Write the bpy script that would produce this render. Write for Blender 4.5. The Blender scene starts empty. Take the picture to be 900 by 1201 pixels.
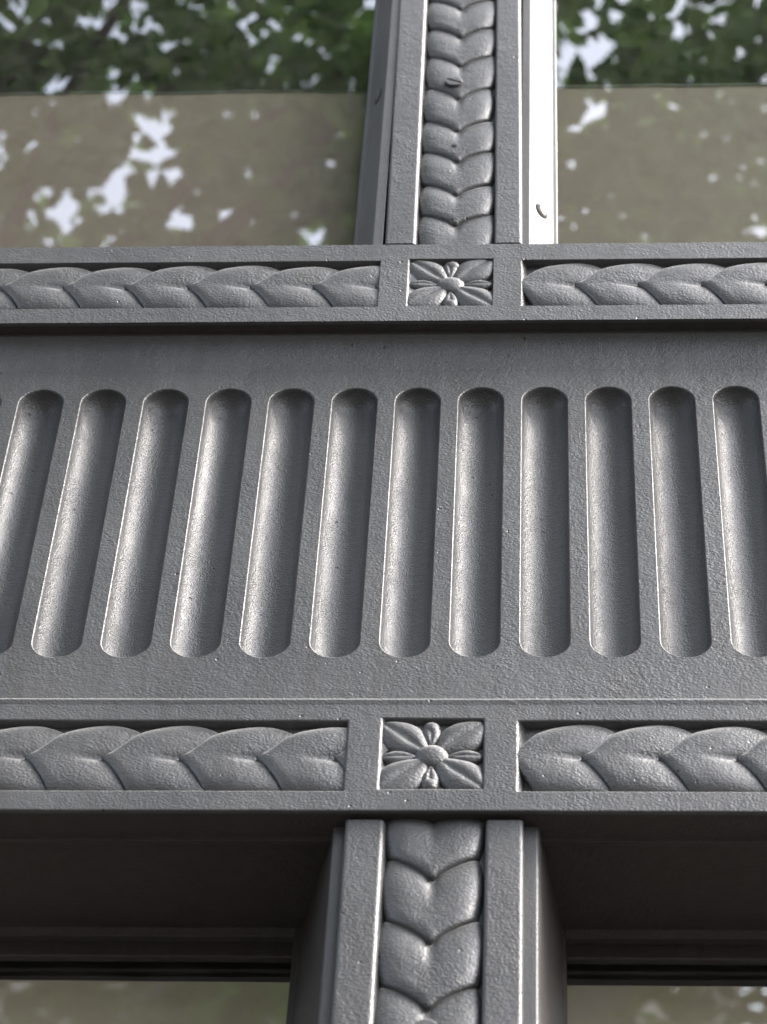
import bpy, bmesh, math, random
import numpy as np
from mathutils import Matrix, Vector, noise

random.seed(7)
RNG = np.random.default_rng(11)
sc = bpy.context.scene
COL = sc.collection
Z0 = 3.70                       # height of the lower rail above the pavement

# ------------------------------------------------------------------ camera
cam_d = bpy.data.cameras.new('camera')
cam = bpy.data.objects.new('camera', cam_d)
COL.objects.link(cam)
cam.location = (0.11233, -1.97506, -2.10246 + Z0)
cam.rotation_euler = (2.47806, -0.04091, 0.03553)
cam_d.sensor_fit = 'VERTICAL'
cam_d.sensor_height = 36.0
cam_d.sensor_width = 27.0
cam_d.lens = 3540.0 / 1201.0 * 36.0
cam_d.clip_start = 0.05
cam_d.clip_end = 3000.0
cam_d.dof.use_dof = True
cam_d.dof.focus_distance = 3.22
cam_d.dof.aperture_fstop = 8.0
sc.camera = cam

# ------------------------------------------------------------------ light
SUN = Vector((0.64, -0.15, 0.75)).normalized()      # towards the light
w = bpy.data.worlds.new('World')
sc.world = w
w.use_nodes = True
nt = w.node_tree
for n in list(nt.nodes):
    nt.nodes.remove(n)
sky = nt.nodes.new('ShaderNodeTexSky')
sky.sky_type = 'NISHITA'
sky.sun_disc = False
sky.sun_elevation = math.asin(SUN.z)
sky.sun_rotation = math.atan2(SUN.x, SUN.y)
sky.dust_density = 4.0
sky.air_density = 1.0
sky.ozone_density = 1.0
bg = nt.nodes.new('ShaderNodeBackground')
bg.inputs['Strength'].default_value = 0.15
wo = nt.nodes.new('ShaderNodeOutputWorld')
hs = nt.nodes.new('ShaderNodeHueSaturation')          # milky summer haze
hs.inputs['Saturation'].default_value = 0.52
nt.links.new(sky.outputs[0], hs.inputs['Color'])
nt.links.new(hs.outputs[0], bg.inputs['Color'])
nt.links.new(bg.outputs[0], wo.inputs['Surface'])
sl = bpy.data.lights.new('sun', 'SUN')
sl.energy = 1.2
sl.angle = math.radians(24)
sl.color = (1.0, 0.96, 0.92)
so = bpy.data.objects.new('sun', sl)
COL.objects.link(so)
so.location = (6, -3, 12)
so.rotation_euler = SUN.to_track_quat('Z', 'Y').to_euler()
sc.view_settings.view_transform = 'Standard'
sc.view_settings.look = 'None'
sc.view_settings.gamma = 1.0
sc.view_settings.use_curve_mapping = False
sc.view_settings.exposure = 2.87

# ------------------------------------------------------------------ materials
def new_mat(name):
    m = bpy.data.materials.new(name)
    m.use_nodes = True
    n = m.node_tree
    for x in list(n.nodes):
        n.nodes.remove(x)
    return m, n

def N(nt, typ, **kw):
    x = nt.nodes.new(typ)
    for k, v in kw.items():
        if k in x.inputs:
            x.inputs[k].default_value = v
        else:
            setattr(x, k, v)
    return x

def paint(name, col, rough, s_scale, s_amt, pits, aniso=1.25, metal=0.0):
    """gloss oil paint on cast iron, brushed on thick: stipple, sags, pits and a film of dust that also paints lit edges"""
    m, t = new_mat(name)
    L = t.links.new
    geo = N(t, 'ShaderNodeNewGeometry')
    mp = N(t, 'ShaderNodeMapping')
    mp.inputs['Scale'].default_value = (1, 1, aniso)
    L(geo.outputs['Position'], mp.inputs['Vector'])
    n1 = N(t, 'ShaderNodeTexNoise', Scale=s_scale, Detail=1.5, Roughness=0.5)
    n2 = N(t, 'ShaderNodeTexNoise', Scale=s_scale * 0.22, Detail=2.0, Roughness=0.5)
    n3 = N(t, 'ShaderNodeTexNoise', Scale=7.0, Detail=4.0, Roughness=0.6)
    n5 = N(t, 'ShaderNodeTexNoise', Scale=s_scale * 2.6, Detail=1.0)
    for n in (n1, n2, n5):
        L(mp.outputs[0], n.inputs['Vector'])
    L(geo.outputs['Position'], n3.inputs['Vector'])
    # height
    a = N(t, 'ShaderNodeMath', operation='MULTIPLY_ADD')
    a.inputs[1].default_value = 0.9
    L(n2.outputs[0], a.inputs[0]); L(n1.outputs[0], a.inputs[2])
    b5 = N(t, 'ShaderNodeMath', operation='MULTIPLY_ADD')
    b5.inputs[1].default_value = 0.12
    L(n5.outputs[0], b5.inputs[0]); L(a.outputs[0], b5.inputs[2])
    # pits
    v = N(t, 'ShaderNodeTexVoronoi', Scale=55.0, Randomness=1.0)
    L(geo.outputs['Position'], v.inputs['Vector'])
    pr = N(t, 'ShaderNodeMapRange', interpolation_type='SMOOTHSTEP')
    pr.inputs[1].default_value = 0.07; pr.inputs[2].default_value = 0.12
    pr.inputs[3].default_value = 1.0; pr.inputs[4].default_value = 0.0
    L(v.outputs['Distance'], pr.inputs[0])
    sep = N(t, 'ShaderNodeSeparateColor')
    L(v.outputs['Color'], sep.inputs[0])
    gt = N(t, 'ShaderNodeMath', operation='GREATER_THAN')
    gt.inputs[1].default_value = 1.0 - pits
    L(sep.outputs[0], gt.inputs[0])
    pm = N(t, 'ShaderNodeMath', operation='MULTIPLY')
    L(pr.outputs[0], pm.inputs[0]); L(gt.outputs[0], pm.inputs[1])
    hp = N(t, 'ShaderNodeMath', operation='MULTIPLY_ADD')
    hp.inputs[1].default_value = -1.2
    L(pm.outputs[0], hp.inputs[0]); L(b5.outputs[0], hp.inputs[2])
    n6 = N(t, 'ShaderNodeTexNoise', Scale=16.0, Detail=2.0)
    L(geo.outputs['Position'], n6.inputs['Vector'])
    am = N(t, 'ShaderNodeMapRange')
    am.inputs[1].default_value = 0.3; am.inputs[2].default_value = 0.7
    am.inputs[3].default_value = 0.60; am.inputs[4].default_value = 1.15
    L(n6.outputs[0], am.inputs[0])
    bump = N(t, 'ShaderNodeBump', Strength=1.0, Distance=s_amt)
    L(am.outputs[0], bump.inputs['Strength'])
    L(hp.outputs[0], bump.inputs['Height'])
    mps = N(t, 'ShaderNodeMapping'); mps.inputs['Scale'].default_value = (1, 1, 0.07)
    L(geo.outputs['Position'], mps.inputs['Vector'])
    ns = N(t, 'ShaderNodeTexNoise', Scale=70.0, Detail=3.0, Roughness=0.6)
    L(mps.outputs[0], ns.inputs['Vector'])
    st = N(t, 'ShaderNodeMapRange')
    st.inputs[1].default_value = 0.40; st.inputs[2].default_value = 0.72
    st.inputs[3].default_value = 0.0; st.inputs[4].default_value = 0.45
    L(ns.outputs[0], st.inputs[0])
    # colour: paint with a thin film of dust
    cr = N(t, 'ShaderNodeMapRange')
    cr.inputs[1].default_value = 0.35; cr.inputs[2].default_value = 0.7
    L(n3.outputs[0], cr.inputs[0])
    mx = N(t, 'ShaderNodeMix', data_type='RGBA')
    mx.inputs[6].default_value = (*[c * 0.86 for c in col], 1)
    mx.inputs[7].default_value = (col[0] * 1.16, col[1] * 1.14, col[2] * 1.11, 1)
    L(cr.outputs[0], mx.inputs[0])
    mx2 = N(t, 'ShaderNodeMix', data_type='RGBA')
    mx2.inputs[7].default_value = (0.012, 0.010, 0.009, 1)
    mxs = N(t, 'ShaderNodeMix', data_type='RGBA')
    mxs.inputs[7].default_value = (0.030, 0.027, 0.024, 1)
    L(st.outputs[0], mxs.inputs[0]); L(mx.outputs[2], mxs.inputs[6])
    L(pm.outputs[0], mx2.inputs[0]); L(mxs.outputs[2], mx2.inputs[6])
    # street dust on whatever faces up, pale enough to paint in lit edges
    sx = N(t, 'ShaderNodeSeparateXYZ'); L(geo.outputs['Normal'], sx.inputs[0])
    du = N(t, 'ShaderNodeMapRange', interpolation_type='SMOOTHSTEP')
    du.inputs[1].default_value = 0.10; du.inputs[2].default_value = 0.60
    du.inputs[3].default_value = 0.0; du.inputs[4].default_value = 0.75
    L(sx.outputs[2], du.inputs[0])
    mx3 = N(t, 'ShaderNodeMix', data_type='RGBA')
    mx3.inputs[7].default_value = (0.30, 0.29, 0.275, 1)
    L(du.outputs[0], mx3.inputs[0]); L(mx2.outputs[2], mx3.inputs[6])
    rr = N(t, 'ShaderNodeMapRange')
    rr.inputs[3].default_value = rough - 0.05; rr.inputs[4].default_value = rough + 0.09
    L(n3.outputs[0], rr.inputs[0])
    p = N(t, 'ShaderNodeBsdfPrincipled')
    p.inputs['Metallic'].default_value = metal
    p.inputs['IOR'].default_value = 1.5
    L(mx3.outputs[2], p.inputs['Base Color']); L(rr.outputs[0], p.inputs['Roughness'])
    L(bump.outputs[0], p.inputs['Normal'])
    o = N(t, 'ShaderNodeOutputMaterial')
    L(p.outputs[0], o.inputs[0])
    return m

GREY = (0.047, 0.048, 0.0505)
M = {}
M['paint'] = paint('grey_paint', GREY, 0.42, 340, 0.00085, 0.22)
M['paint_fine'] = paint('grey_paint_fine', GREY, 0.375, 560, 0.00095, 0.30, 1.2)
M['paint_soffit_shade'] = paint('shade_brown_paint', (0.017, 0.013, 0.011), 0.6, 300, 0.0008, 0.02)  # brown undersides and reveals, painted darker to deepen their shade
M['paint_bead'] = paint('grey_paint_bead', (0.050, 0.050, 0.052), 0.45, 300, 0.0004, 0.0)

def simple(name, col, rough=0.6, nscale=8.0, var=0.12, bump=0.0, bscale=60.0):
    m, t = new_mat(name)
    L = t.links.new
    geo = N(t, 'ShaderNodeNewGeometry')
    n1 = N(t, 'ShaderNodeTexNoise', Scale=nscale, Detail=5.0)
    L(geo.outputs['Position'], n1.inputs['Vector'])
    mx = N(t, 'ShaderNodeMix', data_type='RGBA')
    mx.inputs[6].default_value = (*[c * (1 - var) for c in col], 1)
    mx.inputs[7].default_value = (*[min(1, c * (1 + var)) for c in col], 1)
    L(n1.outputs[0], mx.inputs[0])
    p = N(t, 'ShaderNodeBsdfPrincipled', Roughness=rough)
    L(mx.outputs[2], p.inputs['Base Color'])
    if bump:
        n2 = N(t, 'ShaderNodeTexNoise', Scale=bscale, Detail=4.0)
        L(geo.outputs['Position'], n2.inputs['Vector'])
        b = N(t, 'ShaderNodeBump', Strength=1.0, Distance=bump)
        L(n2.outputs[0], b.inputs['Height']); L(b.outputs[0], p.inputs['Normal'])
    o = N(t, 'ShaderNodeOutputMaterial')
    L(p.outputs[0], o.inputs[0])
    return m

M['board'] = simple('beige_board', (0.108, 0.075, 0.062), 0.75, 5.0, 0.05)
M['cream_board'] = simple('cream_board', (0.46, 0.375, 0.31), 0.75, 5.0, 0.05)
M['masonry'] = simple('sandstone', (0.32, 0.28, 0.23), 0.85, 3.0, 0.15, 0.004, 40)
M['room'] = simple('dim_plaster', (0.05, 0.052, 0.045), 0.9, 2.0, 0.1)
M['paving'] = simple('paving', (0.045, 0.043, 0.041), 0.8, 4.0, 0.15, 0.002, 80)
M['asphalt'] = simple('asphalt', (0.04, 0.04, 0.041), 0.85, 9.0, 0.2, 0.003, 150)
M['kerb'] = simple('kerb_stone', (0.15, 0.145, 0.14), 0.8, 5.0, 0.1)
M['bark'] = simple('bark', (0.06, 0.05, 0.04), 0.9, 14.0, 0.3, 0.01, 30)
M['render'] = simple('pale_render', (0.42, 0.40, 0.37), 0.85, 1.0, 0.06)
M['dark_glass'] = simple('dark_glass', (0.03, 0.035, 0.04), 0.08, 2.0, 0.05)
M['putty_shadow'] = simple('putty_and_gap_shadow', (0.010, 0.009, 0.008), 0.9, 50.0, 0.2)  # near-black for seats and holes; also paints the gap shadow over boards
M['roof'] = simple('slate', (0.07, 0.07, 0.08), 0.7, 6.0, 0.2)
M['steel'] = paint('painted_screw', (0.056, 0.056, 0.058), 0.4, 700, 0.0003, 0.0)

def leaf_mat(name, c1, c2):
    m, t = new_mat(name)
    L = t.links.new
    oi = N(t, 'ShaderNodeNewGeometry')
    mx = N(t, 'ShaderNodeMix', data_type='RGBA')
    mx.inputs[6].default_value = (*c1, 1); mx.inputs[7].default_value = (*c2, 1)
    L(oi.outputs['Random Per Island'], mx.inputs[0])
    d = N(t, 'ShaderNodeBsdfDiffuse'); tr = N(t, 'ShaderNodeBsdfTranslucent')
    L(mx.outputs[2], d.inputs[0]); L(mx.outputs[2], tr.inputs[0])
    a = N(t, 'ShaderNodeMixShader'); a.inputs[0].default_value = 0.45
    L(d.outputs[0], a.inputs[1]); L(tr.outputs[0], a.inputs[2])
    o = N(t, 'ShaderNodeOutputMaterial')
    L(a.outputs[0], o.inputs[0])
    return m
M['leaf'] = leaf_mat('tree_leaf', (0.045, 0.105, 0.028), (0.105, 0.175, 0.045))

def glass_mat():
    m, t = new_mat('window_glass')
    L = t.links.new
    geo = N(t, 'ShaderNodeNewGeometry')
    n1 = N(t, 'ShaderNodeTexNoise', Scale=3.5, Detail=1.0)
    L(geo.outputs['Position'], n1.inputs['Vector'])
    b = N(t, 'ShaderNodeBump', Strength=0.6, Distance=0.0006)
    L(n1.outputs[0], b.inputs['Height'])
    fr = N(t, 'ShaderNodeFresnel', IOR=2.65)
    L(b.outputs[0], fr.inputs['Normal'])
    inv = N(t, 'ShaderNodeMath', operation='SUBTRACT'); inv.inputs[0].default_value = 1.0
    L(geo.outputs['Backfacing'], inv.inputs[1])
    mu = N(t, 'ShaderNodeMath', operation='MULTIPLY')
    L(fr.outputs[0], mu.inputs[0]); L(inv.outputs[0], mu.inputs[1])
    tr = N(t, 'ShaderNodeBsdfTransparent'); tr.inputs[0].default_value = (0.95, 0.97, 0.95, 1)
    gl = N(t, 'ShaderNodeBsdfGlossy', Roughness=0.0); gl.inputs[0].default_value = (1, 1, 1, 1)
    L(b.outputs[0], gl.inputs['Normal'])
    x = N(t, 'ShaderNodeMixShader')
    L(mu.outputs[0], x.inputs[0]); L(tr.outputs[0], x.inputs[1]); L(gl.outputs[0], x.inputs[2])
    # a film of street dust on the pane
    du = N(t, 'ShaderNodeBsdfDiffuse'); du.inputs[0].default_value = (0.35, 0.34, 0.32, 1)
    n2 = N(t, 'ShaderNodeTexNoise', Scale=40.0, Detail=6.0, Roughness=0.75)
    L(geo.outputs['Position'], n2.inputs['Vector'])
    dr = N(t, 'ShaderNodeMapRange'); dr.inputs[1].default_value = 0.35; dr.inputs[2].default_value = 0.9
    dr.inputs[3].default_value = 0.0; dr.inputs[4].default_value = 0.06
    L(n2.outputs[0], dr.inputs[0])
    x2 = N(t, 'ShaderNodeMixShader')
    L(dr.outputs[0], x2.inputs[0]); L(x.outputs[0], x2.inputs[1]); L(du.outputs[0], x2.inputs[2])
    o = N(t, 'ShaderNodeOutputMaterial')
    L(x2.outputs[0], o.inputs[0])
    return m
M['glass'] = glass_mat()

# ------------------------------------------------------------------ helpers
W = {}

def setp(o, parent, world=None):
    if world is not None:
        o.matrix_basis = world
    W[o.name] = o.matrix_basis.copy()
    if parent is not None:
        o.parent = parent
        o.matrix_parent_inverse = W[parent.name].inverted()
    return o

def obj(name, me, mat, parent=None, world=None):
    o = bpy.data.objects.new(name, me)
    COL.objects.link(o)
    if mat is not None and len(me.materials) == 0:
        me.materials.append(M[mat])
    return setp(o, parent, world if world is not None else Matrix.Identity(4))

def mesh(name, V, F, smooth=False):
    me = bpy.data.meshes.new(name)
    me.from_pydata([tuple(v) for v in V], [], [tuple(f) for f in F])
    if smooth:
        me.polygons.foreach_set('use_smooth', [True] * len(me.polygons))
    me.update()
    return me

def thing(name, loc, label, cat, group=None):
    o = bpy.data.objects.new(name, None)
    COL.objects.link(o)
    o.empty_display_size = 0.05
    setp(o, None, Matrix.Translation(loc))
    return tag(o, label, cat, group)

def tag(o, label, cat, group=None):
    o['label'] = label; o['category'] = cat
    if group:
        o['group'] = group
    return o

def bevel(o, wd, seg=2, ang=35):
    md = o.modifiers.new('bevel', 'BEVEL')
    md.width = wd; md.segments = seg; md.limit_method = 'ANGLE'
    md.angle_limit = math.radians(ang); md.harden_normals = False
    o.data.polygons.foreach_set('use_smooth', [True] * len(o.data.polygons))
    wn = o.modifiers.new('wn', 'WEIGHTED_NORMAL'); wn.keep_sharp = True
    return o

def box(name, x0, x1, y0, y1, z0, z1, mat, parent=None, bev=0.0, cx=0):
    """box in facade coordinates (z counted from the lower rail); cx = cuts along the longest side"""
    V = [(x, y, z) for x in (x0, x1) for y in (y0, y1) for z in (z0 + Z0, z1 + Z0)]
    F = [(0, 1, 3, 2), (4, 6, 7, 5), (0, 4, 5, 1), (2, 3, 7, 6), (0, 2, 6, 4), (1, 5, 7, 3)]
    o = obj(name, mesh(name, V, F), mat, parent)
    if bev:
        bevel(o, bev)
    return o

def wob(x, z, s=0.0006, f=14.0):
    return s * noise.noise(Vector((x * f, 3.3, z * f))), s * noise.noise(Vector((x * f, 9.1, z * f)))

def refine(br, step):
    out = []
    for a, b in zip(br[:-1], br[1:]):
        n = max(1, int(round((b - a) / step)))
        out += [a + (b - a) * i / n for i in range(n)]
    return out + [br[-1]]

def pierced_face(name, x0, x1, z0, z1, yf, depth, holes, mat, parent, back_top=0.02, back_bot=0.02, bev=0.0026):
    """a flat casting with rectangular recesses: front skin, recess side walls, top and bottom returns"""
    xs = sorted(set([x0, x1] + [h[0] for h in holes] + [h[1] for h in holes]))
    zs = sorted(set([z0, z1] + [h[2] for h in holes] + [h[3] for h in holes]))
    xs = [x for x in xs if x0 <= x <= x1]
    xs = refine(xs, 0.022); zs = refine(zs, 0.022)
    bm = bmesh.new()
    cache = {}
    def vert(x, y, z):
        k = (round(x, 5), round(y, 5), round(z, 5))
        if k not in cache:
            dx, dz = wob(x, z)
            cache[k] = bm.verts.new((x + dx, y, z + dz + Z0))
        return cache[k]
    def hole(xm, zm):
        return any(h[0] < xm < h[1] and h[2] < zm < h[3] for h in holes)
    cell = {}
    for i in range(len(xs) - 1):
        for j in range(len(zs) - 1):
            cell[i, j] = not hole((xs[i] + xs[i + 1]) / 2, (zs[j] + zs[j + 1]) / 2)
    for (i, j), solid in cell.items():
        a, b, c, d = xs[i], xs[i + 1], zs[j], zs[j + 1]
        DX, DZ = 0.0075, 0.0012
        if solid:
            bm.faces.new([vert(a, yf, c), vert(b, yf, c), vert(b, yf, d), vert(a, yf, d)])
        else:
            yb = yf + depth
            H = [h for h in holes if h[0] < (a + b) / 2 < h[1] and h[2] < (c + d) / 2 < h[3]][0]
            def bk(x, z):       # foot of the drafted recess wall
                x += DX if abs(x - H[0]) < 1e-6 else (-0.0015 if abs(x - H[1]) < 1e-6 else 0)
                z += DZ if abs(z - H[2]) < 1e-6 else (-DZ if abs(z - H[3]) < 1e-6 else 0)
                return vert(x, yb, z)
            if cell.get((i - 1, j), False): bm.faces.new([vert(a, yf, c), vert(a, yf, d), bk(a, d), bk(a, c)])
            if cell.get((i + 1, j), False): bm.faces.new([vert(b, yf, d), vert(b, yf, c), bk(b, c), bk(b, d)])
            if cell.get((i, j - 1), False): bm.faces.new([vert(b, yf, c), vert(a, yf, c), bk(a, c), bk(b, c)])
            if cell.get((i, j + 1), False): bm.faces.new([vert(a, yf, d), vert(b, yf, d), bk(b, d), bk(a, d)])
    for i in range(len(xs) - 1):
        a, b = xs[i], xs[i + 1]
        bm.faces.new([vert(a, yf, z1), vert(b, yf, z1), vert(b, yf + back_top, z1), vert(a, yf + back_top, z1)])
        bm.faces.new([vert(b, yf, z0), vert(a, yf, z0), vert(a, yf + back_bot, z0), vert(b, yf + back_bot, z0)])
    bmesh.ops.recalc_face_normals(bm, faces=bm.faces)
    me = bpy.data.meshes.new(name)
    bm.to_mesh(me); bm.free()
    me.update()
    # make sure the front looks out to -Y
    f0 = max(me.polygons, key=lambda p: abs(p.normal.y))
    if f0.normal.y > 0:
        me.flip_normals()
    o = obj(name, me, mat, parent)
    bevel(o, bev, 3)
    return o

def round_poly(pts, r, seg=4):
    out = [pts[0]]
    for k in range(1, len(pts) - 1):
        p, a, b = Vector(pts[k]), Vector(pts[k - 1]), Vector(pts[k + 1])
        da, db = (a - p), (b - p)
        rr = min(r, da.length * 0.45, db.length * 0.45)
        s, e = p + da.normalized() * rr, p + db.normalized() * rr
        for i in range(seg + 1):
            t = i / seg
            out.append(tuple(s * (1 - t) ** 2 + p * 2 * t * (1 - t) + e * t ** 2))
    return out + [pts[-1]]

def upright(name, pts, z0, z1, mat, parent, r=0.0018, lean=0.0, zl=0.92):
    """moulding that runs up the facade: outline in plan (x, y), extruded from z0 to z1"""
    P = round_poly(pts, r)
    zs = refine([z0, z1], 0.06)
    V, F = [], []
    for z in zs:
        for k, (x, y) in enumerate(P):
            dx, dy = wob(x + 0.7 * k, z, 0.0004, 9)
            V.append((x + lean * (z - zl) + dx * 0.6, y, z + Z0))
    n = len(P)
    for j in range(len(zs) - 1):
        for k in range(n - 1):
            F.append((j * n + k, j * n + k + 1, (j + 1) * n + k + 1, (j + 1) * n + k))
    me = mesh(name, V, F, True)
    o = obj(name, me, mat, parent)
    wn = o.modifiers.new('wn', 'WEIGHTED_NORMAL'); wn.weight = 60
    return o

def runner(name, pts, x0, x1, mat, parent, r=0.0018):
    """moulding that runs along the facade: outline in section (y, z), extruded from x0 to x1"""
    P = round_poly(pts, r)
    xs = refine([x0, x1], 0.06)
    V, F = [], []
    for x in xs:
        for (y, z) in P:
            V.append((x, y, z + Z0 + wob(x, z, 0.0005, 9)[0]))
    n = len(P)
    for j in range(len(xs) - 1):
        for k in range(n - 1):
            F.append((j * n + k, j * n + k + 1, (j + 1) * n + k + 1, (j + 1) * n + k))
    o = obj(name, mesh(name, V, F, True), mat, parent)
    wn = o.modifiers.new('wn', 'WEIGHTED_NORMAL'); wn.weight = 60
    return o

# ------------------------------------------------------------------ the setting
XL, XR = -1.25, 1.25
WT = 2.35                                   # head of the upper windows

def slab(name, x0, x1, y0, y1, z0, z1, mat, bev=0.0):
    o = box(name, x0, x1, y0, y1, z0 - Z0, z1 - Z0, mat, None, bev)
    o['kind'] = 'structure'
    return o
slab('ground', -400, 400, -400, 400, -0.5, -0.15, 'asphalt')
slab('pavement', -60, 60, -4.2, 0.4, -0.15, 0.0, 'paving', 0.01)
slab('pavement', -60, 60, -18.0, -13.2, -0.15, 0.0, 'paving', 0.01)
slab('kerb', -60, 60, -4.45, -4.2, -0.15, 0.003, 'kerb', 0.01)
slab('kerb', -60, 60, -13.2, -12.95, -0.15, 0.003, 'kerb', 0.01)

shop = thing('shop_building', (0, 1.0, 0), 'stone shop building whose ground floor carries the grey ironwork front', 'building')
box('wall', -9, XL, 0.0, 0.4, -Z0, 12, 'masonry', shop)
box('wall', XR, 9, 0.0, 0.4, -Z0, 12, 'masonry', shop)
box('wall', XL, XR, 0.03, 0.4, WT, 12, 'masonry', shop)
box('wall', XL, XR, 0.03, 0.4, -Z0, -2.7, 'masonry', shop)
# dim shop interior: walls, floor and ceiling round an empty room
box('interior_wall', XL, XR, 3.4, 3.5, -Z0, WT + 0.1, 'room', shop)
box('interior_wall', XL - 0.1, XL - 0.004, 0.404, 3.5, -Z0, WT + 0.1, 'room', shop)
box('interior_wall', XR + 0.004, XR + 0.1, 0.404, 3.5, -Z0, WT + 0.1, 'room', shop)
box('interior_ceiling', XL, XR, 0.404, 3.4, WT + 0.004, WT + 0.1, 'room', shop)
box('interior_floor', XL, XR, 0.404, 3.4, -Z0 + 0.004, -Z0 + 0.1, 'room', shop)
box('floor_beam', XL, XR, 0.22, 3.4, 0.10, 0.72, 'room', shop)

# ------------------------------------------------------------------ leaf casting (shared by rails and mullions)
PITCH, HALF, HGT = 0.0745, 0.0485, 0.0135

def leaf_mesh(name, pitch, half, hgt, cup=0.032, cdn=0.032, kup=0.88, kdn=0.88, seed=0):
    """heart-shaped laurel leaf: tip at the origin, lobes towards +x, relief towards +z"""
    rnd = random.Random(seed)
    ns, ntt = 22, 30
    V, F = [], []
    a1, a2 = rnd.uniform(0.96, 1.03), rnd.uniform(0.96, 1.03)
    tw = rnd.uniform(-0.03, 0.03)
    def start(v):
        q = abs(v) / half
        return (cup if v > 0 else cdn) * (q ** 0.74)
    for i in range(-1, ns + 2):
        ic = min(max(i, 0), ns)
        s = ic / ns
        # outline of the lobes across the strip
        bow = math.sin(math.pi * min(1, max(0, s))) ** 0.8
        vmu, vmd = half * (kup + (1.01 - kup) * bow), half * (kdn + (1.01 - kdn) * bow)
        for j in range(-1, ntt + 2):
            jc = min(max(j, 0), ntt)
            tt = -1 + 2 * jc / ntt
            v = math.copysign(abs(tt) ** 0.9, tt) * (vmu * a1 if tt > 0 else vmd * a2)
            x = start(v) + s * pitch
            side = max(0.0, 1 - abs(tt) ** 5.0) ** 0.62
            # along the leaf: swells quickly from the tip seam, rounds over at the lobes
            up = min(1.0, s / 0.16)
            rise = 0.82 + 0.18 * math.sin(up * math.pi / 2)
            dn = max(0.0, (s - 0.40) / 0.60)
            fall = 1 - 0.46 * dn ** 1.8
            h = hgt * (0.10 + 0.90 * side) * rise * fall
            # crease where the two lobes part
            cre = math.exp(-(v / (half * 0.11)) ** 2) * max(0.0, (s - 0.50) / 0.50) ** 1.5
            h *= 1 - 0.36 * cre
            # two gently swollen lobes
            h *= 0.96 + 0.05 * math.exp(-((abs(v) / half - 0.45) / 0.30) ** 2)
            h += tw * v * 0.2
            if i < 0 or i > ns or j < 0 or j > ntt:
                h = -0.002
            V.append((x, v, h))
    n = ntt + 3
    for i in range(ns + 2):
        for j in range(n - 1):
            F.append((i * n + j, (i + 1) * n + j, (i + 1) * n + j + 1, i * n + j + 1))
    me = mesh(name, V, F, True)
    me.materials.append(M['paint'])
    return me

LEAF = [leaf_mesh('leaf', PITCH, HALF, HGT, seed=s) for s in range(5)]
LEAFB = [leaf_mesh('leaf', PITCH, HALF, HGT, 0.042, 0.031, 0.78, 0.93, seed=s) for s in range(5)]

def rel(loc, rotz=0.0, tilt=0.0):
    """frame on the facade: local x,y in the facade plane, local z out to the street"""
    base = Matrix(((1, 0, 0), (0, 0, -1), (0, 1, 0))).to_4x4()      # x->X, y->Z, z->-Y
    return Matrix.Translation((loc[0], loc[1], loc[2] + Z0)) @ base @ Matrix.Rotation(rotz, 4, 'Z')

def add_leaf(k, loc, rot, parent, sx=1.0, sy=1.0, sz=1.0, kit=LEAFB):
    o = bpy.data.objects.new('leaf', kit[k % len(kit)])
    COL.objects.link(o)
    mtx = rel(loc, rot) @ Matrix.Diagonal((sx, sy, sz, 1))
    setp(o, parent, mtx)
    return o

# ------------------------------------------------------------------ rosette
def petal_mesh(L, wd, hgt, groove, seed=0, r0=0.10):
    ns, nt = 18, 16
    V, F = [], []
    for i in range(-1, ns + 2):
        s = min(max(i, 0), ns) / ns
        half = wd * (0.06 + 0.94 * math.sin(math.pi * (0.07 + s * 0.89) ** 1.12) ** 0.95)
        for j in range(-1, nt + 2):
            t = -1 + 2 * min(max(j, 0), nt) / nt
            x = L * (r0 + (1 - r0) * s)
            y = half * t
            dome = max(0.0, 1 - abs(t) ** 2.4) ** 0.6
            h = hgt * (0.45 + 0.55 * math.sin(math.pi * (0.12 + 0.72 * s))) * (0.25 + 0.75 * dome)
            h *= 1 - groove * math.exp(-(t / 0.20) ** 2) * min(1, s * 3) * (1 - 0.5 * s)
            h *= 1 - 0.45 * max(0, (s - 0.85) / 0.15) ** 2
            if i < 0 or i > ns or j < 0 or j > nt:
                h = -0.002
            V.append((x, y, h))
    n = nt + 3
    for i in range(ns + 2):
        for j in range(n - 1):
            F.append((i * n + j, (i + 1) * n + j, (i + 1) * n + j + 1, i * n + j + 1))
    me = mesh('petal', V, F, True)
    me.materials.append(M['paint'])
    return me

def dome_mesh(name, rx, ry, hgt, mat='paint', flat=0.5, ns=8, nr=28):
    V, F = [(0, 0, hgt)], []
    for i in range(1, ns + 1):
        r = i / ns
        h = hgt * max(0.0, 1 - r ** 2.2) ** flat if i < ns else -0.002
        for k in range(nr):
            a = 2 * math.pi * k / nr
            V.append((rx * r * math.cos(a), ry * r * math.sin(a), h))
    for k in range(nr):
        F.append((0, 1 + k, 1 + (k + 1) % nr))
    for i in range(ns - 1):
        for k in range(nr):
            a, b = 1 + i * nr + k, 1 + i * nr + (k + 1) % nr
            F.append((a, a + nr, b + nr, b))
    me = mesh(name, V, F, True)
    me.materials.append(M[mat])
    return me

PETAL = petal_mesh(0.072, 0.0222, 0.0088, 0.36)
BUD = petal_mesh(0.0505, 0.0100, 0.0072, 0.25, r0=0.30)
KNOB = dome_mesh('button', 0.0185, 0.0175, 0.0095)
BUDR = dome_mesh('bud', 0.0100, 0.0090, 0.0085)

def place(name, me, mtx, parent):
    o = bpy.data.objects.new(name, me)
    COL.objects.link(o)
    return setp(o, parent, mtx)

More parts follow.
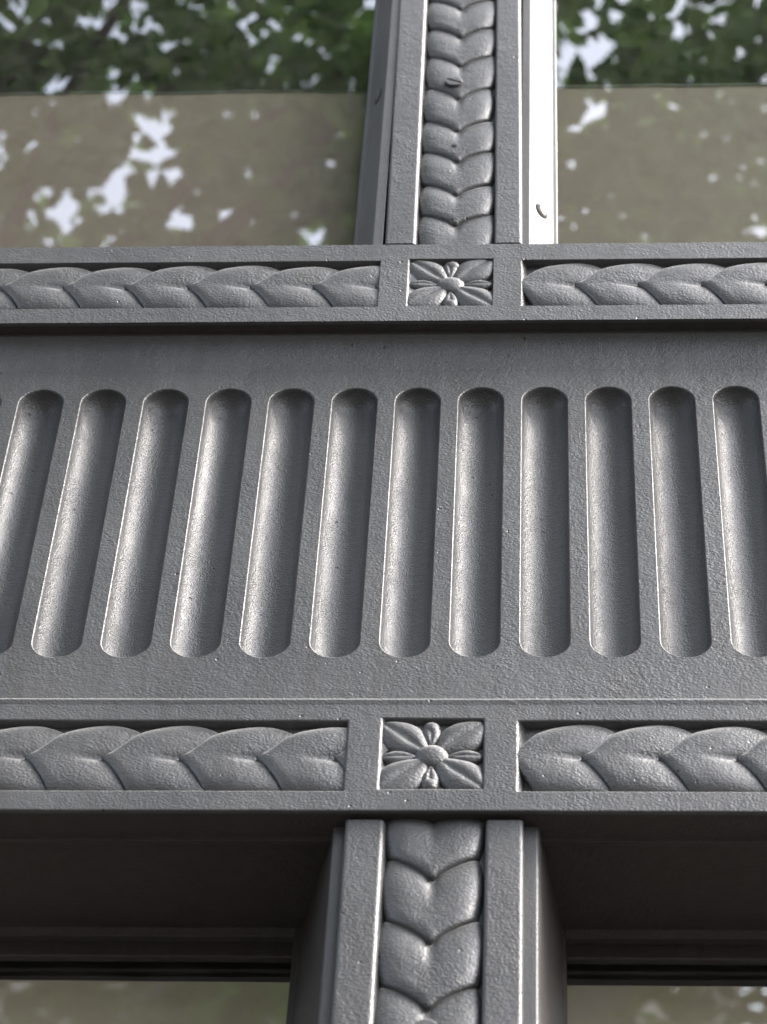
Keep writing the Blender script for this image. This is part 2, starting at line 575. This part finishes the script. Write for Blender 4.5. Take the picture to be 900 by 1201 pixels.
def rosette(cx, cz, ybed, parent):
    bed = box('rosette_bed', cx - 0.055, cx + 0.055, ybed, ybed + 0.006, cz - 0.055, cz + 0.055, 'paint', parent)
    for k, a in enumerate((45, 135, 225, 315)):
        place('petal', PETAL, rel((cx, ybed, cz), math.radians(a + random.uniform(-3, 3))) @ Matrix.Diagonal((random.uniform(0.96, 1.02), random.uniform(0.95, 1.05), 1, 1)), bed)
    for a in (0, 90, 180, 270):
        place('bud', BUD, rel((cx, ybed, cz), math.radians(a + random.uniform(-3, 3))), bed)
    for sgn in (1, -1):
        place('bud', BUDR, rel((cx + random.uniform(-0.002, 0.002), ybed, cz + sgn * 0.0400)) @ Matrix.Diagonal((0.95, 1.1, 0.95, 1)), bed)
    place('button', KNOB, rel((cx, ybed, cz)), bed)
    return bed

# ------------------------------------------------------------------ rails
def rail(name, label, z0, z1, yf, hz0, hz1, rz0, rz1, tipsL, tipsR, back_top, back_bot):
    t = thing(name, (0, yf, z0 + Z0), label, 'rail', 'ornamental rails of the shopfront')
    dep = 0.0120
    holes = [(XL + 0.05, -0.0825, hz0, hz1), (-0.0495, 0.0505, rz0, rz1), (0.0832, XR - 0.05, hz0, hz1)]
    pierced_face('face_frame', XL, XR, z0, z1, yf, dep, holes, 'paint', t, back_top, back_bot)
    zc = (hz0 + hz1) / 2 + 0.0012
    yb = yf + dep - 0.001
    for side in (0, 1):
        xa, xb = ((XL + 0.04, -0.078), (0.078, XR - 0.04))[side]
        bed = box('garland_bed', xa, xb, yb, yb + 0.006, hz0 - 0.006, hz1 + 0.006, 'paint', t)
        tip0, pit = (tipsL, tipsR)[side]
        k = 0
        x = tip0
        if side == 0:
            x -= pit
            while x > XL + 0.06:
                add_leaf(k * 3 + 1, (x, yb, zc + random.uniform(-0.001, 0.001)), random.uniform(-0.012, 0.012), bed, pit / PITCH, (hz1 - hz0 + 0.0) / 0.0975, random.uniform(0.79, 0.85))
                x -= pit; k += 1
            # the leaf cut off by the end of the recess
            add_leaf(2, (tip0, yb, zc), 0, bed, 0.55, 0.62, 0.68)
        else:
            x -= pit
            while x < XR - 0.17:
                add_leaf(k * 3 + 2, (x, yb, zc + random.uniform(-0.001, 0.001)), random.uniform(-0.012, 0.012), bed, pit / PITCH, (hz1 - hz0) / 0.0975, random.uniform(0.79, 0.85))
                x += pit; k += 1
    rosette(0.0005, (rz0 + rz1) / 2, yf + 0.0086, t)
    return t

low = rail('ornamental_rail', 'grey cast rail of braided leaves and a flower just below the fluted band', -0.0305, 0.1272, 0.0,
           -0.003, 0.0965, 0.0, 0.100, (-0.094, 0.0755), (0.1446, 0.0742), 0.012, 0.0045)
upp = rail('ornamental_rail', 'grey cast rail of braided leaves and a flower just above the fluted band', 0.7590, 0.9190, -0.020,
           0.7880, 0.8850, 0.7890, 0.8880, (-0.0873, 0.0737), (0.1451, 0.0735), 0.06, 0.0045)
runner('soffit', [(-0.0158, 0.7592), (-0.0045, 0.7592)], XL, XR, 'paint_soffit_shade', upp, 0.0002)
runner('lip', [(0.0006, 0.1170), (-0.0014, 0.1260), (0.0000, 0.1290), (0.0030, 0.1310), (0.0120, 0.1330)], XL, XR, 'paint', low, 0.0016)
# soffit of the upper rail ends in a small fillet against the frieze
runner('soffit_fillet', [(-0.0050, 0.7600), (-0.0050, 0.7566), (-0.0035, 0.7566)], XL, XR, 'paint_soffit_shade', upp, 0.0006)
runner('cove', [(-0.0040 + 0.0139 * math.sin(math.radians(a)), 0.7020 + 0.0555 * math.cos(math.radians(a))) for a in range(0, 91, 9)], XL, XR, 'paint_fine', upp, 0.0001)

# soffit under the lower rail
runner('soffit', [(0.0042, -0.0302), (0.036, -0.0302), (0.036, -0.0335), (0.042, -0.0335), (0.042, -0.0290), (0.160, -0.0290), (0.168, -0.0330), (0.169, -0.0400)], XL, XR, 'paint_soffit_shade', low, 0.0012)

# ------------------------------------------------------------------ fluted frieze
fr = thing('fluted_frieze', (0, 0.01, Z0 + 0.127), 'broad grey band of upright round-ended flutes between the two leaf rails', 'frieze')
FP, FW, FX0, FZT, FZB, YF = 0.07107, 0.0502, -0.4585, 0.6685, 0.2030, 0.010
FD = 0.0210
I0, I1 = -9, 22
RIM = 0.0011
def stadium(r, n=18):
    """closed outline, centre line at x=0, clockwise from the top"""
    R = FW / 2
    zt, zb = FZT - R, FZB + R
    P = []
    for k in range(n + 1):
        a = math.pi - math.pi * k / n
        P.append((r * math.cos(a), zt + r * math.sin(a)))
    for k in range(1, 20):
        P.append((r, zt + (zb - zt) * k / 20))
    for k in range(n + 1):
        a = -math.pi * k / n
        P.append((r * math.cos(a), zb + r * math.sin(a)))
    for k in range(1, 20):
        P.append((-r, zb + (zt - zb) * k / 20))
    return P
def flute_mesh():
    R = FW / 2
    V, F = [], []
    loops = []
    prof = [(R + RIM, 0.0), (R + RIM * 0.45, 0.0003), (R, 0.0012)]
    for q in (0.985, 0.95, 0.89, 0.8, 0.69, 0.57, 0.44, 0.3, 0.15, 0.0):
        prof.append((R * q, 0.0012 + FD * math.sqrt(1 - q * q)))
    n = len(stadium(1))
    for (r, d) in prof:
        for (x, z) in stadium(max(r, 1e-5)):
            V.append((x, d, z))
    for j in range(len(prof) - 1):
        for k in range(n):
            F.append((j * n + k, j * n + (k + 1) % n, (j + 1) * n + (k + 1) % n, (j + 1) * n + k))
    me = mesh('flute', V, F, True)
    bm = bmesh.new(); bm.from_mesh(me)
    bmesh.ops.remove_doubles(bm, verts=bm.verts, dist=3e-5)
    bmesh.ops.recalc_face_normals(bm, faces=bm.faces)
    bm.to_mesh(me); bm.free()
    if sum(p.normal.y for p in me.polygons) > 0:
        me.flip_normals()
    me.polygons.foreach_set('use_smooth', [True] * len(me.polygons))
    me.materials.append(M['paint_fine'])
    return me
def frieze_panel():
    V, F = [], []
    zlo, zhi = 0.120, 0.7600
    S = stadium(FW / 2 + RIM)
    zt, zb = FZT + RIM, FZB - RIM
    half = len(S) // 2
    def quad(a, b, c, d):
        i = len(V); V.extend([a, b, c, d]); F.append((i, i + 1, i + 2, i + 3))
    for i in range(I0, I1):
        cx = FX0 + FP * i
        l, r = cx - FP / 2, cx + FP / 2
        n = len(S)
        for k in range(n):
            (xa, za), (xb, zb_) = S[k], S[(k + 1) % n]
            if abs(za - zb_) < 1e-9:
                continue
            if za > zb_:      # right flank, going down
                quad((cx + xa, YF, za), (cx + xb, YF, zb_), (r, YF, zb_), (r, YF, za))
            else:
                quad((cx + xa, YF, za), (cx + xb, YF, zb_), (l, YF, zb_), (l, YF, za))
        quad((l, YF, zt), (r, YF, zt), (r, YF, zhi), (l, YF, zhi))
        quad((l, YF, zlo), (r, YF, zlo), (r, YF, zb), (l, YF, zb))
    la, rb = FX0 + FP * (I0 - 0.5), FX0 + FP * (I1 - 0.5)
    for a, b in ((XL, la), (rb, XR)):
        if b > a:
            quad((a, YF, zlo), (b, YF, zlo), (b, YF, zhi), (a, YF, zhi))
    me = mesh('panel', [(x, y, z + Z0) for x, y, z in V], F)
    bm = bmesh.new(); bm.from_mesh(me)
    bmesh.ops.remove_doubles(bm, verts=bm.verts, dist=1e-5)
    bmesh.ops.recalc_face_normals(bm, faces=bm.faces)
    bm.to_mesh(me); bm.free()
    if sum(p.normal.y * p.area for p in me.polygons) > 0:
        me.flip_normals()
    return me
obj('panel', frieze_panel(), 'paint', fr)
FM = flute_mesh()
for i in range(I0, I1):
    place('flute', FM, Matrix.Translation((FX0 + FP * i + random.uniform(-0.0003, 0.0003), YF - 0.0001 + random.uniform(-0.0001, 0), Z0 + random.uniform(-0.0003, 0.0003))) @ Matrix.Diagonal((1, random.uniform(0.93, 1.06), 1, 1)), fr)

# ------------------------------------------------------------------ mullions
def screw(parent, mtx, r=0.0115, slot=25, hgt=0.0020):
    """countersunk slotted screw: dark seat and the head in two halves with the slot between"""
    seat = dome_mesh('screw', r * 1.09, r * 1.09, 0.0003, 'putty_shadow', ns=4)
    o = place('screw', seat, mtx, parent)
    V, F = [], []
    for sg in (1, -1):
        b0 = len(V)
        g = r * 0.15
        a0 = math.asin(g / (r * 0.93))
        arc = [a0 + (math.pi - 2 * a0) * k / 14 for k in range(15)]
        for z, rr in ((-0.001, 0.95), (hgt * 0.8, 0.95), (hgt, 0.86)):
            for a in arc:
                x, y = r * rr * math.cos(a), max(g, r * rr * math.sin(a))
                V.append((x, sg * y, z))
        for j in range(2):
            for k in range(15):
                q = (b0 + j * 15 + k, b0 + j * 15 + (k + 1) % 15, b0 + (j + 1) * 15 + (k + 1) % 15, b0 + (j + 1) * 15 + k)
                F.append(q if sg > 0 else q[::-1])
        top = [b0 + 30 + k for k in range(15)]
        F.append(tuple(top if sg > 0 else top[::-1]))
    me = mesh('screw_head', V, F)
    me.materials.append(M['steel'])
    place('screw_head', me, mtx @ Matrix.Rotation(math.radians(slot), 4, 'Z'), o)
    return o

def mullion(label, yf, xl0, xl1, xr0, xr1, z0, z1, tips, lean, zl, dep, edge_r=0.0032):
    t = thing('mullion', ((xl0 + xr1) / 2, yf, z0 + Z0), label, 'mullion', 'leaf-covered mullions between the windows')
    yb = yf + dep
    for a, b in ((xl0, xl1), (xr0, xr1)):
        o = upright('flange', [(a, yf + 0.05), (a, yf), (b, yf), (b + (0.006 if b < 0 else 0.0015), yb + 0.006)], z0, z1, 'paint', t, edge_r, lean, zl)
        # end caps of the flange
        for zz in (z0, z1):
            V = [(a + lean * (zz - zl) + 0.0003, yf + 0.0012, zz + Z0), (b + lean * (zz - zl) - 0.0003, yf + 0.0012, zz + Z0),
                 (b + lean * (zz - zl) - 0.0003, yb + 0.006, zz + Z0), (a + lean * (zz - zl) + 0.0003, yb + 0.006, zz + Z0)]
            obj('end_cap', mesh('end_cap', V, [(0, 1, 2, 3)]), 'paint', t)
    bed = upright('leaf_bed', [(xl1 - 0.004, yb), (xr0 + 0.004, yb)], z0, z1, 'paint', t, 0.001, lean, zl)
    xc = (xl1 + xr0) / 2
    sy = (xr0 - xl1) / 0.0950
    for k, z in enumerate(tips[:-1]):
        pit = tips[k + 1] - z
        add_leaf(k * 2 + 1, (xc + lean * (z - zl) + random.uniform(-0.0008, 0.0008), yb, z), math.pi / 2 + random.uniform(-0.01, 0.01) + lean, bed, pit / PITCH, sy, random.uniform(0.94, 1.0) * dep / 0.0145, LEAF)
    return t, bed, xc, yb

tu = [0.8950, 0.9720, 1.0400, 1.1170, 1.1910, 1.2720, 1.3560, 1.4320, 1.5080, 1.5840, 1.6600, 1.736, 1.812, 1.888, 1.964, 2.04, 2.116, 2.192, 2.268, 2.344]
mu, bedu, xcu, ybu = mullion('grey upright of stacked heart-shaped leaves above the flower rails, with a slotted screw', -0.0185, -0.0795, -0.0440, 0.0507, 0.0829,
                             0.9245, WT, tu, -0.008, 0.93, 0.0125)
tl_ = [-0.0265 - 0.0810 * k for k in range(32)][::-1]
ml, bedl, xcl, ybl = mullion('wider grey upright of stacked heart-shaped leaves under the lower flower rail', 0.008, -0.0792, -0.0428, 0.0537, 0.0891,
                             -2.6, -0.0345, tl_, 0.0, 0.0, 0.0145, 0.0040)

# ------------------------------------------------------------------ windows
def pane(parent, x0, x1, y, z0, z1):
    return box('pane', x0, x1, y, y + 0.006, z0, z1, 'glass', parent)

def window_upper(side):
    s = -1 if side == 'L' else 1
    lab = ('tall glazed window over the fluted band, beside the shaded bead with a gap along the mullion' if s < 0
           else 'tall glazed window over the fluted band, beside the gleaming bead with a screw slot')
    t = thing('window', (s * 0.6, 0.03, Z0 + 0.92), lab, 'window', 'windows of the shopfront')
    if s < 0:
        pts = [(-0.0825, 0.030), (-0.0825, -0.0150), (-0.0945, -0.0150), (-0.0965, -0.0120), (-0.1060, 0.0030), (-0.1165, 0.0175), (-0.1190, 0.0180), (-0.1215, 0.0215), (-0.1235, 0.0400)]
    else:
        pts = [(0.0815, 0.030), (0.0815, -0.004), (0.0925, -0.004), (0.0945, -0.0020), (0.1080, 0.0080), (0.1195, 0.0172), (0.1200, 0.0300), (0.1262, 0.0310), (0.1266, 0.0400)]
    b = upright('glazing_bead', pts, 0.90, WT, 'paint_bead', t, 0.0012)
    xe = s * 1.2
    x0, x1 = (XL + 0.02, -0.120) if s < 0 else (0.122, XR - 0.02)
    pane(t, x0, x1, 0.033, 0.90, WT)
    box('frame_stile', *((XL, XL + 0.06) if s < 0 else (XR - 0.06, XR)), 0.0, 0.05, 0.93, WT, 'paint', t, 0.003)
    box('frame_head', *((XL + 0.062, -0.125) if s < 0 else (0.128, XR - 0.062)), 0.0, 0.032, WT - 0.07, WT, 'paint', t, 0.003)
    return t, b

wl, bl_ = window_upper('L')
wr, br_ = window_upper('R')

def window_lower(side):
    s = -1 if side == 'L' else 1
    lab = ('deeply recessed dark window under the lower rail, past the upright with a bluish edge' if s < 0
           else 'deeply recessed dark window under the lower rail, past the upright with two bright edge lines')
    t = thing('window', (s * 0.6, 0.17, Z0 - 2.6), lab, 'window', 'windows of the shopfront')
    if s < 0:
        pts = [(-0.0735, 0.030), (-0.0740, 0.021), (-0.0905, 0.021), (-0.0925, 0.030), (-0.1290, 0.158), (-0.1360, 0.160), (-0.1375, 0.330)]
    else:
        pts = [(0.0860, 0.030), (0.0880, 0.020), (0.1030, 0.020), (0.1055, 0.030), (0.1260, 0.158), (0.1300, 0.160), (0.1320, 0.330)]
    upright('edge_strip', pts[:4], -2.6, -0.0310, 'paint_bead', t, 0.0022)
    upright('reveal', pts[3:], -2.6, -0.0310, 'paint_soffit_shade', t, 0.0022)
    x0, x1 = (XL + 0.02, -0.134) if s < 0 else (0.129, XR - 0.02)
    TI = math.tan(math.radians(15))
    V = [(x, yy + (-0.035 - z) * TI, z + Z0) for x in (x0, x1) for yy in (0.180, 0.186) for z in (-0.50, -0.035)]
    obj('pane', mesh('pane', V, [(0, 1, 3, 2), (4, 6, 7, 5), (0, 4, 5, 1), (2, 3, 7, 6), (0, 2, 6, 4), (1, 5, 7, 3)]), 'glass', t)
    box('transom_bar', x0, x1, 0.17, 0.33, -0.56, -0.502, 'paint_fine', t, 0.003)
    pane(t, x0, x1, 0.180, -2.6, -0.562)
    box('frame_head', x0, x1, 0.170, 0.1795, -0.058, -0.036, 'paint_soffit_shade', t, 0.002)
    box('frame_stile', *((XL, XL + 0.06) if s < 0 else (XR - 0.06, XR)), 0.02, 0.20, -2.6, -0.034, 'paint', t, 0.003)
    box('frame_sill', *((XL + 0.062, -0.14) if s < 0 else (0.135, XR - 0.062)), 0.01, 0.20, -2.7, -2.6, 'paint', t, 0.003)
    return t

vl = window_lower('L')
vr = window_lower('R')

# screws: one heads through the upper leaves, others sit in the beads
def surf(bed, x, z, r, y0):
    best = y0
    for o in bed.children:
        mw = W[o.name]
        for v in o.data.vertices:
            p = mw @ v.co
            if abs(p.x - x) < r and abs(p.z - Z0 - z) < r:
                best = min(best, p.y)
    return best
screw(mu, rel((-0.0060, surf(bedu, -0.006, 1.305, 0.0125, ybu) - 0.0018, 1.3050)), 0.0115, -28)
screw(ml, rel((0.0050, surf(bedl, 0.005, -0.2985, 0.0125, ybl) - 0.0018, -0.2985)), 0.0115, 20)
# plugged hole a little lower on the same mullion
hole = dome_mesh('plug_hole', 0.0040, 0.0038, 0.0006, 'putty_shadow')
place('plug_hole', hole, rel((-0.0015, surf(bedu, -0.0015, 1.15, 0.004, ybu) - 0.0004, 1.1500)), mu)
# slots in the beads
def bead_slot(parent, x, y, z, yaw, ang, lx=0.004, lz=0.0125):
    me = dome_mesh('screw_hole', lx, lz, 0.0007, 'putty_shadow', ns=5, nr=20)
    mtx = Matrix.Translation((x, y, z + Z0)) @ Matrix.Rotation(yaw, 4, 'Z') @ Matrix(((1, 0, 0), (0, 0, -1), (0, 1, 0))).to_4x4() @ Matrix.Rotation(ang, 4, 'Z')
    h = place('screw_hole', me, mtx, parent)
    m2 = dome_mesh('screw', lx * 0.55, lz * 0.72, 0.0013, 'steel', ns=5, nr=20)
    place('screw', m2, mtx @ Matrix.Translation((lx * 0.10, lz * 0.06, 0)), h)
    return h
bead_slot(wr, 0.1075, 0.0062, 1.0330, math.radians(38), math.radians(16), 0.0095, 0.0150)
bead_slot(wl, -0.1046, -0.0012, 1.3000, math.radians(-58), math.radians(-16), 0.0085, 0.0160)

# ------------------------------------------------------------------ boards behind the glass
def board(label, x0, x1, y, z0, ztl, ztr, rough, seed, mat='board', lean=0.0):
    n = 160
    V, F = [], []
    for i in range(n + 1):
        x = x0 + (x1 - x0) * i / n
        zt = ztl + (ztr - ztl) * i / n + rough * (noise.fractal(Vector((x * 9 + seed, 0, 0)), 1.0, 2.0, 5) + 0.35 * noise.noise(Vector((x * 140, seed, 0))))
        for (yy, zz) in ((y, z0), (y, zt), (y + 0.004, zt), (y + 0.004, z0)):
            V.append((x, yy + (zt - zz) * lean, zz + Z0))
    for i in range(n):
        for k in range(4):
            a = i * 4 + k; b = i * 4 + (k + 1) % 4
            F.append((a, b, b + 4, a + 4))
    F += [(0, 1, 2, 3), (n * 4 + 3, n * 4 + 2, n * 4 + 1, n * 4)]
    o = obj('window_board', mesh('window_board', V, F), mat)
    if rough > 0.001:
        V2, F2 = [], []
        for i in range(n + 1):
            x, _, zt = V[i * 4 + 1]
            a = 0.0012 + 0.0022 * abs(noise.noise(Vector((x * 70, seed, 2.0))))
            for (yy, zz) in ((y - 0.0012, zt - a), (y - 0.0012, zt + 0.0022 + a), (y + 0.0052, zt + 0.0022 + a)):
                V2.append((x, yy, zz))
        for i in range(n):
            for k in range(2):
                F2.append((i * 3 + k, i * 3 + k + 1, i * 3 + k + 4, i * 3 + k + 3))
        obj('edge_shadow', mesh('edge_shadow', V2, F2), 'putty_shadow', o)  # dark ragged strip painted in for the shadow gap above the board
    tag(o, label, 'board', 'beige boards behind the panes')
    return o
board('beige board with a ragged top edge inside the upper window with the shaded bead', XL + 0.03, -0.10, 0.046, 0.85, 1.398, 1.394, 0.0050, 1.0)
board('beige board with a ragged top edge inside the upper window with the gleaming bead', 0.10, XR - 0.03, 0.046, 0.85, 1.4005, 1.3985, 0.0030, 5.0)
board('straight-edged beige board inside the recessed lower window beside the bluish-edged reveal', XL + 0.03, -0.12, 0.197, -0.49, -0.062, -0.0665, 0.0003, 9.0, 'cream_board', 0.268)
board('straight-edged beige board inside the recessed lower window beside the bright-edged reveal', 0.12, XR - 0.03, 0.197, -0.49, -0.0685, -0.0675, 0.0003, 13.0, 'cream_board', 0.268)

# ------------------------------------------------------------------ street trees (seen in the panes, one added for shade)
def limb(V, F, p0, p1, r0, r1, bend, n=7, seg=9):
    p0, p1 = Vector(p0), Vector(p1)
    base = len(V)
    ax = (p1 - p0).normalized()
    u = ax.orthogonal().normalized(); v = ax.cross(u)
    for i in range(n + 1):
        t = i / n
        c = p0.lerp(p1, t) + Vector(bend) * math.sin(math.pi * t)
        r = r0 + (r1 - r0) * t
        for k in range(seg):
            a = 2 * math.pi * k / seg
            V.append(tuple(c + (u * math.cos(a) + v * math.sin(a)) * r))
    for i in range(n):
        for k in range(seg):
            F.append((base + i * seg + k, base + i * seg + (k + 1) % seg, base + (i + 1) * seg + (k + 1) % seg, base + (i + 1) * seg + k))

def tree(label, bx, by, h, cc, rad, nleaf, seed, lsize=0.05, holes=()):
    rng = np.random.default_rng(seed)
    t = thing('street_tree', (bx, by, 0), label, 'tree', 'trees along the street')
    V, F = [], []
    top = Vector((bx * 0.6 + cc[0] * 0.4, by * 0.6 + cc[1] * 0.4, cc[2] - rad[2] * 0.5))
    limb(V, F, (bx, by, -0.1), top, 0.17, 0.10, (0.1, 0.05, 0))
    ends = []
    for k in range(16):
        d = rng.normal(size=3); d /= np.linalg.norm(d); d[2] = abs(d[2]) * 0.7 - 0.25
        e = Vector((cc[0] + d[0] * rad[0] * 0.8, cc[1] + d[1] * rad[1] * 0.8, cc[2] + d[2] * rad[2] * 0.8))
        limb(V, F, top, e, 0.055, 0.012, tuple(rng.normal(size=3) * 0.15))
        ends.append(e)
    obj('trunk', mesh('trunk', V, F, True), 'bark', t)
    # clumps of leaves through the volume of the crown
    nc = nleaf // 70
    d = rng.normal(size=(nc, 3)); d /= np.linalg.norm(d, axis=1)[:, None]
    rr = rng.random(nc) ** 0.45
    cl = np.array(cc) + d * rr[:, None] * np.array(rad)
    pick = rng.integers(0, nc, nleaf)
    P = cl[pick] + rng.normal(size=(nleaf, 3)) * np.array([0.24, 0.24, 0.15])
    for (hx, hy, hz, hr) in holes:      # openings that lean out towards the street
        ax = np.array([0.1 * (hx - 0.1), -0.5, 0.86]); ax /= np.linalg.norm(ax)
        dd = P - np.array([hx, hy, hz])
        dd = dd - (dd @ ax)[:, None] * ax
        P = P[np.linalg.norm(dd, axis=1) > hr * (0.22 + 0.80 * rng.random(len(P)))]
    n = len(P)
    a = rng.normal(size=(n, 3)); a[:, 2] *= 0.45; a /= np.linalg.norm(a, axis=1)[:, None]
    nn = rng.normal(size=(n, 3)) * 0.55 + np.array([0, 0, 1.0])
    b = np.cross(nn, a); b /= np.linalg.norm(b, axis=1)[:, None]
    nn = np.cross(a, b)
    s = lsize * (0.65 + 0.7 * rng.random(n))[:, None]
    # pointed oval leaf of six corners
    sh = [(-1.0, 0, 0), (-0.35, 0.55, 0.12), (0.35, 0.48, 0.12), (1.05, 0, -0.05), (0.35, -0.48, 0.12), (-0.35, -0.55, 0.12)]
    co = np.stack([P + a * s * x + b * s * y + nn * s * z for x, y, z in sh], 1).reshape(-1, 3)
    me = bpy.data.meshes.new('crown')
    me.vertices.add(n * 6); me.vertices.foreach_set('co', co.ravel())
    idx = (np.arange(n)[:, None] * 6 + np.array([0, 1, 2, 3, 0, 3, 4, 5])[None]).ravel()
    me.loops.add(n * 8); me.loops.foreach_set('vertex_index', idx)
    me.polygons.add(n * 2); me.polygons.foreach_set('loop_start', np.arange(n * 2) * 4)
    me.update(calc_edges=True)
    obj('crown', me, 'leaf', t)
    return t
tree('leafy street tree arching over the pavement in front of the grey shopfront', -2.4, -3.9, 6.5, (-1.0, -3.9, 10.3), (3.4, 2.3, 1.5), 24000, 6, 0.047,
     [(-1.30, -2.65, 10.2, 0.09), (-1.49, -2.91, 10.2, 0.07), (-1.29, -2.93, 10.2, 0.10), (-1.21, -3.06, 10.2, 0.12), (-1.17, -3.17, 10.2, 0.14), (-1.13, -3.28, 10.2, 0.12),
      (-1.53, -3.41, 10.2, 0.14), (-1.35, -3.32, 10.2, 0.11), (-0.97, -3.43, 10.2, 0.08), (-1.14, -3.45, 10.2, 0.10), (-0.70, -3.47, 10.2, 0.07), (-0.60, -3.10, 10.2, 0.06),
      (0.25, -2.68, 10.2, 0.13), (0.19, -2.80, 10.2, 0.11), (0.28, -2.83, 10.2, 0.09), (0.28, -3.01, 10.2, 0.11), (0.52, -2.65, 10.2, 0.09), (0.66, -2.68, 10.2, 0.07)])
tree('unseen leafy tree added close to the stone front to shade the left bead', -5.6, -2.6, 6.5, (-3.9, -1.5, 9.4), (2.4, 1.15, 2.3), 15000, 21, 0.065)  # added out of view so its crown darkens the left-facing bead
tree('leafy street tree on the far kerb before the tall pale house', -1.6, -12.4, 7, (-1.5, -11.6, 7.4), (2.2, 1.8, 2.2), 5200, 8, 0.085)
tree('leafy street tree on the far kerb before the low sandstone house', 2.0, -12.4, 6, (1.9, -11.8, 7.0), (1.5, 1.6, 2.4), 5200, 12, 0.085)

# ------------------------------------------------------------------ house across the street (seen in the lower panes)
def far_house(label, x0, x1, y, h, mat, floors, bays, seed):
    t = thing('town_house', ((x0 + x1) / 2, y, 0), label, 'building', 'houses across the street')
    box('wall', x0, x1, y - 8, y, -Z0, h - Z0, mat, t)
    box('cornice', x0 - 0.2, x1 + 0.2, y + 0.003, y + 0.45, h - 0.5 - Z0, h - Z0 + 0.1, mat, t, 0.03)
    box('roof', x0 + 0.1, x1 - 0.1, y - 7.8, y - 0.3, h - Z0 + 0.003, h - Z0 + 1.2, 'roof', t, 0.05)
    fw = (x1 - x0) / bays
    for f in range(floors):
        for b in range(bays):
            cx = x0 + fw * (b + 0.5)
            zz = 1.0 + f * (h - 1.2) / floors - Z0
            wn = box('window', cx - 0.62, cx + 0.62, y - 0.05, y + 0.06, zz, zz + 2.0, 'render', t)
            box('glazing', cx - 0.52, cx + 0.52, y + 0.062, y + 0.075, zz + 0.1, zz + 1.9, 'dark_glass', wn)
far_house('tall pale rendered house of seven storeys across the street', -14, 1.5, -18.1, 23.5, 'render', 7, 6, 1)
far_house('low sandstone house across the street', 1.6, 14, -18.1, 6.6, 'masonry', 2, 5, 2)
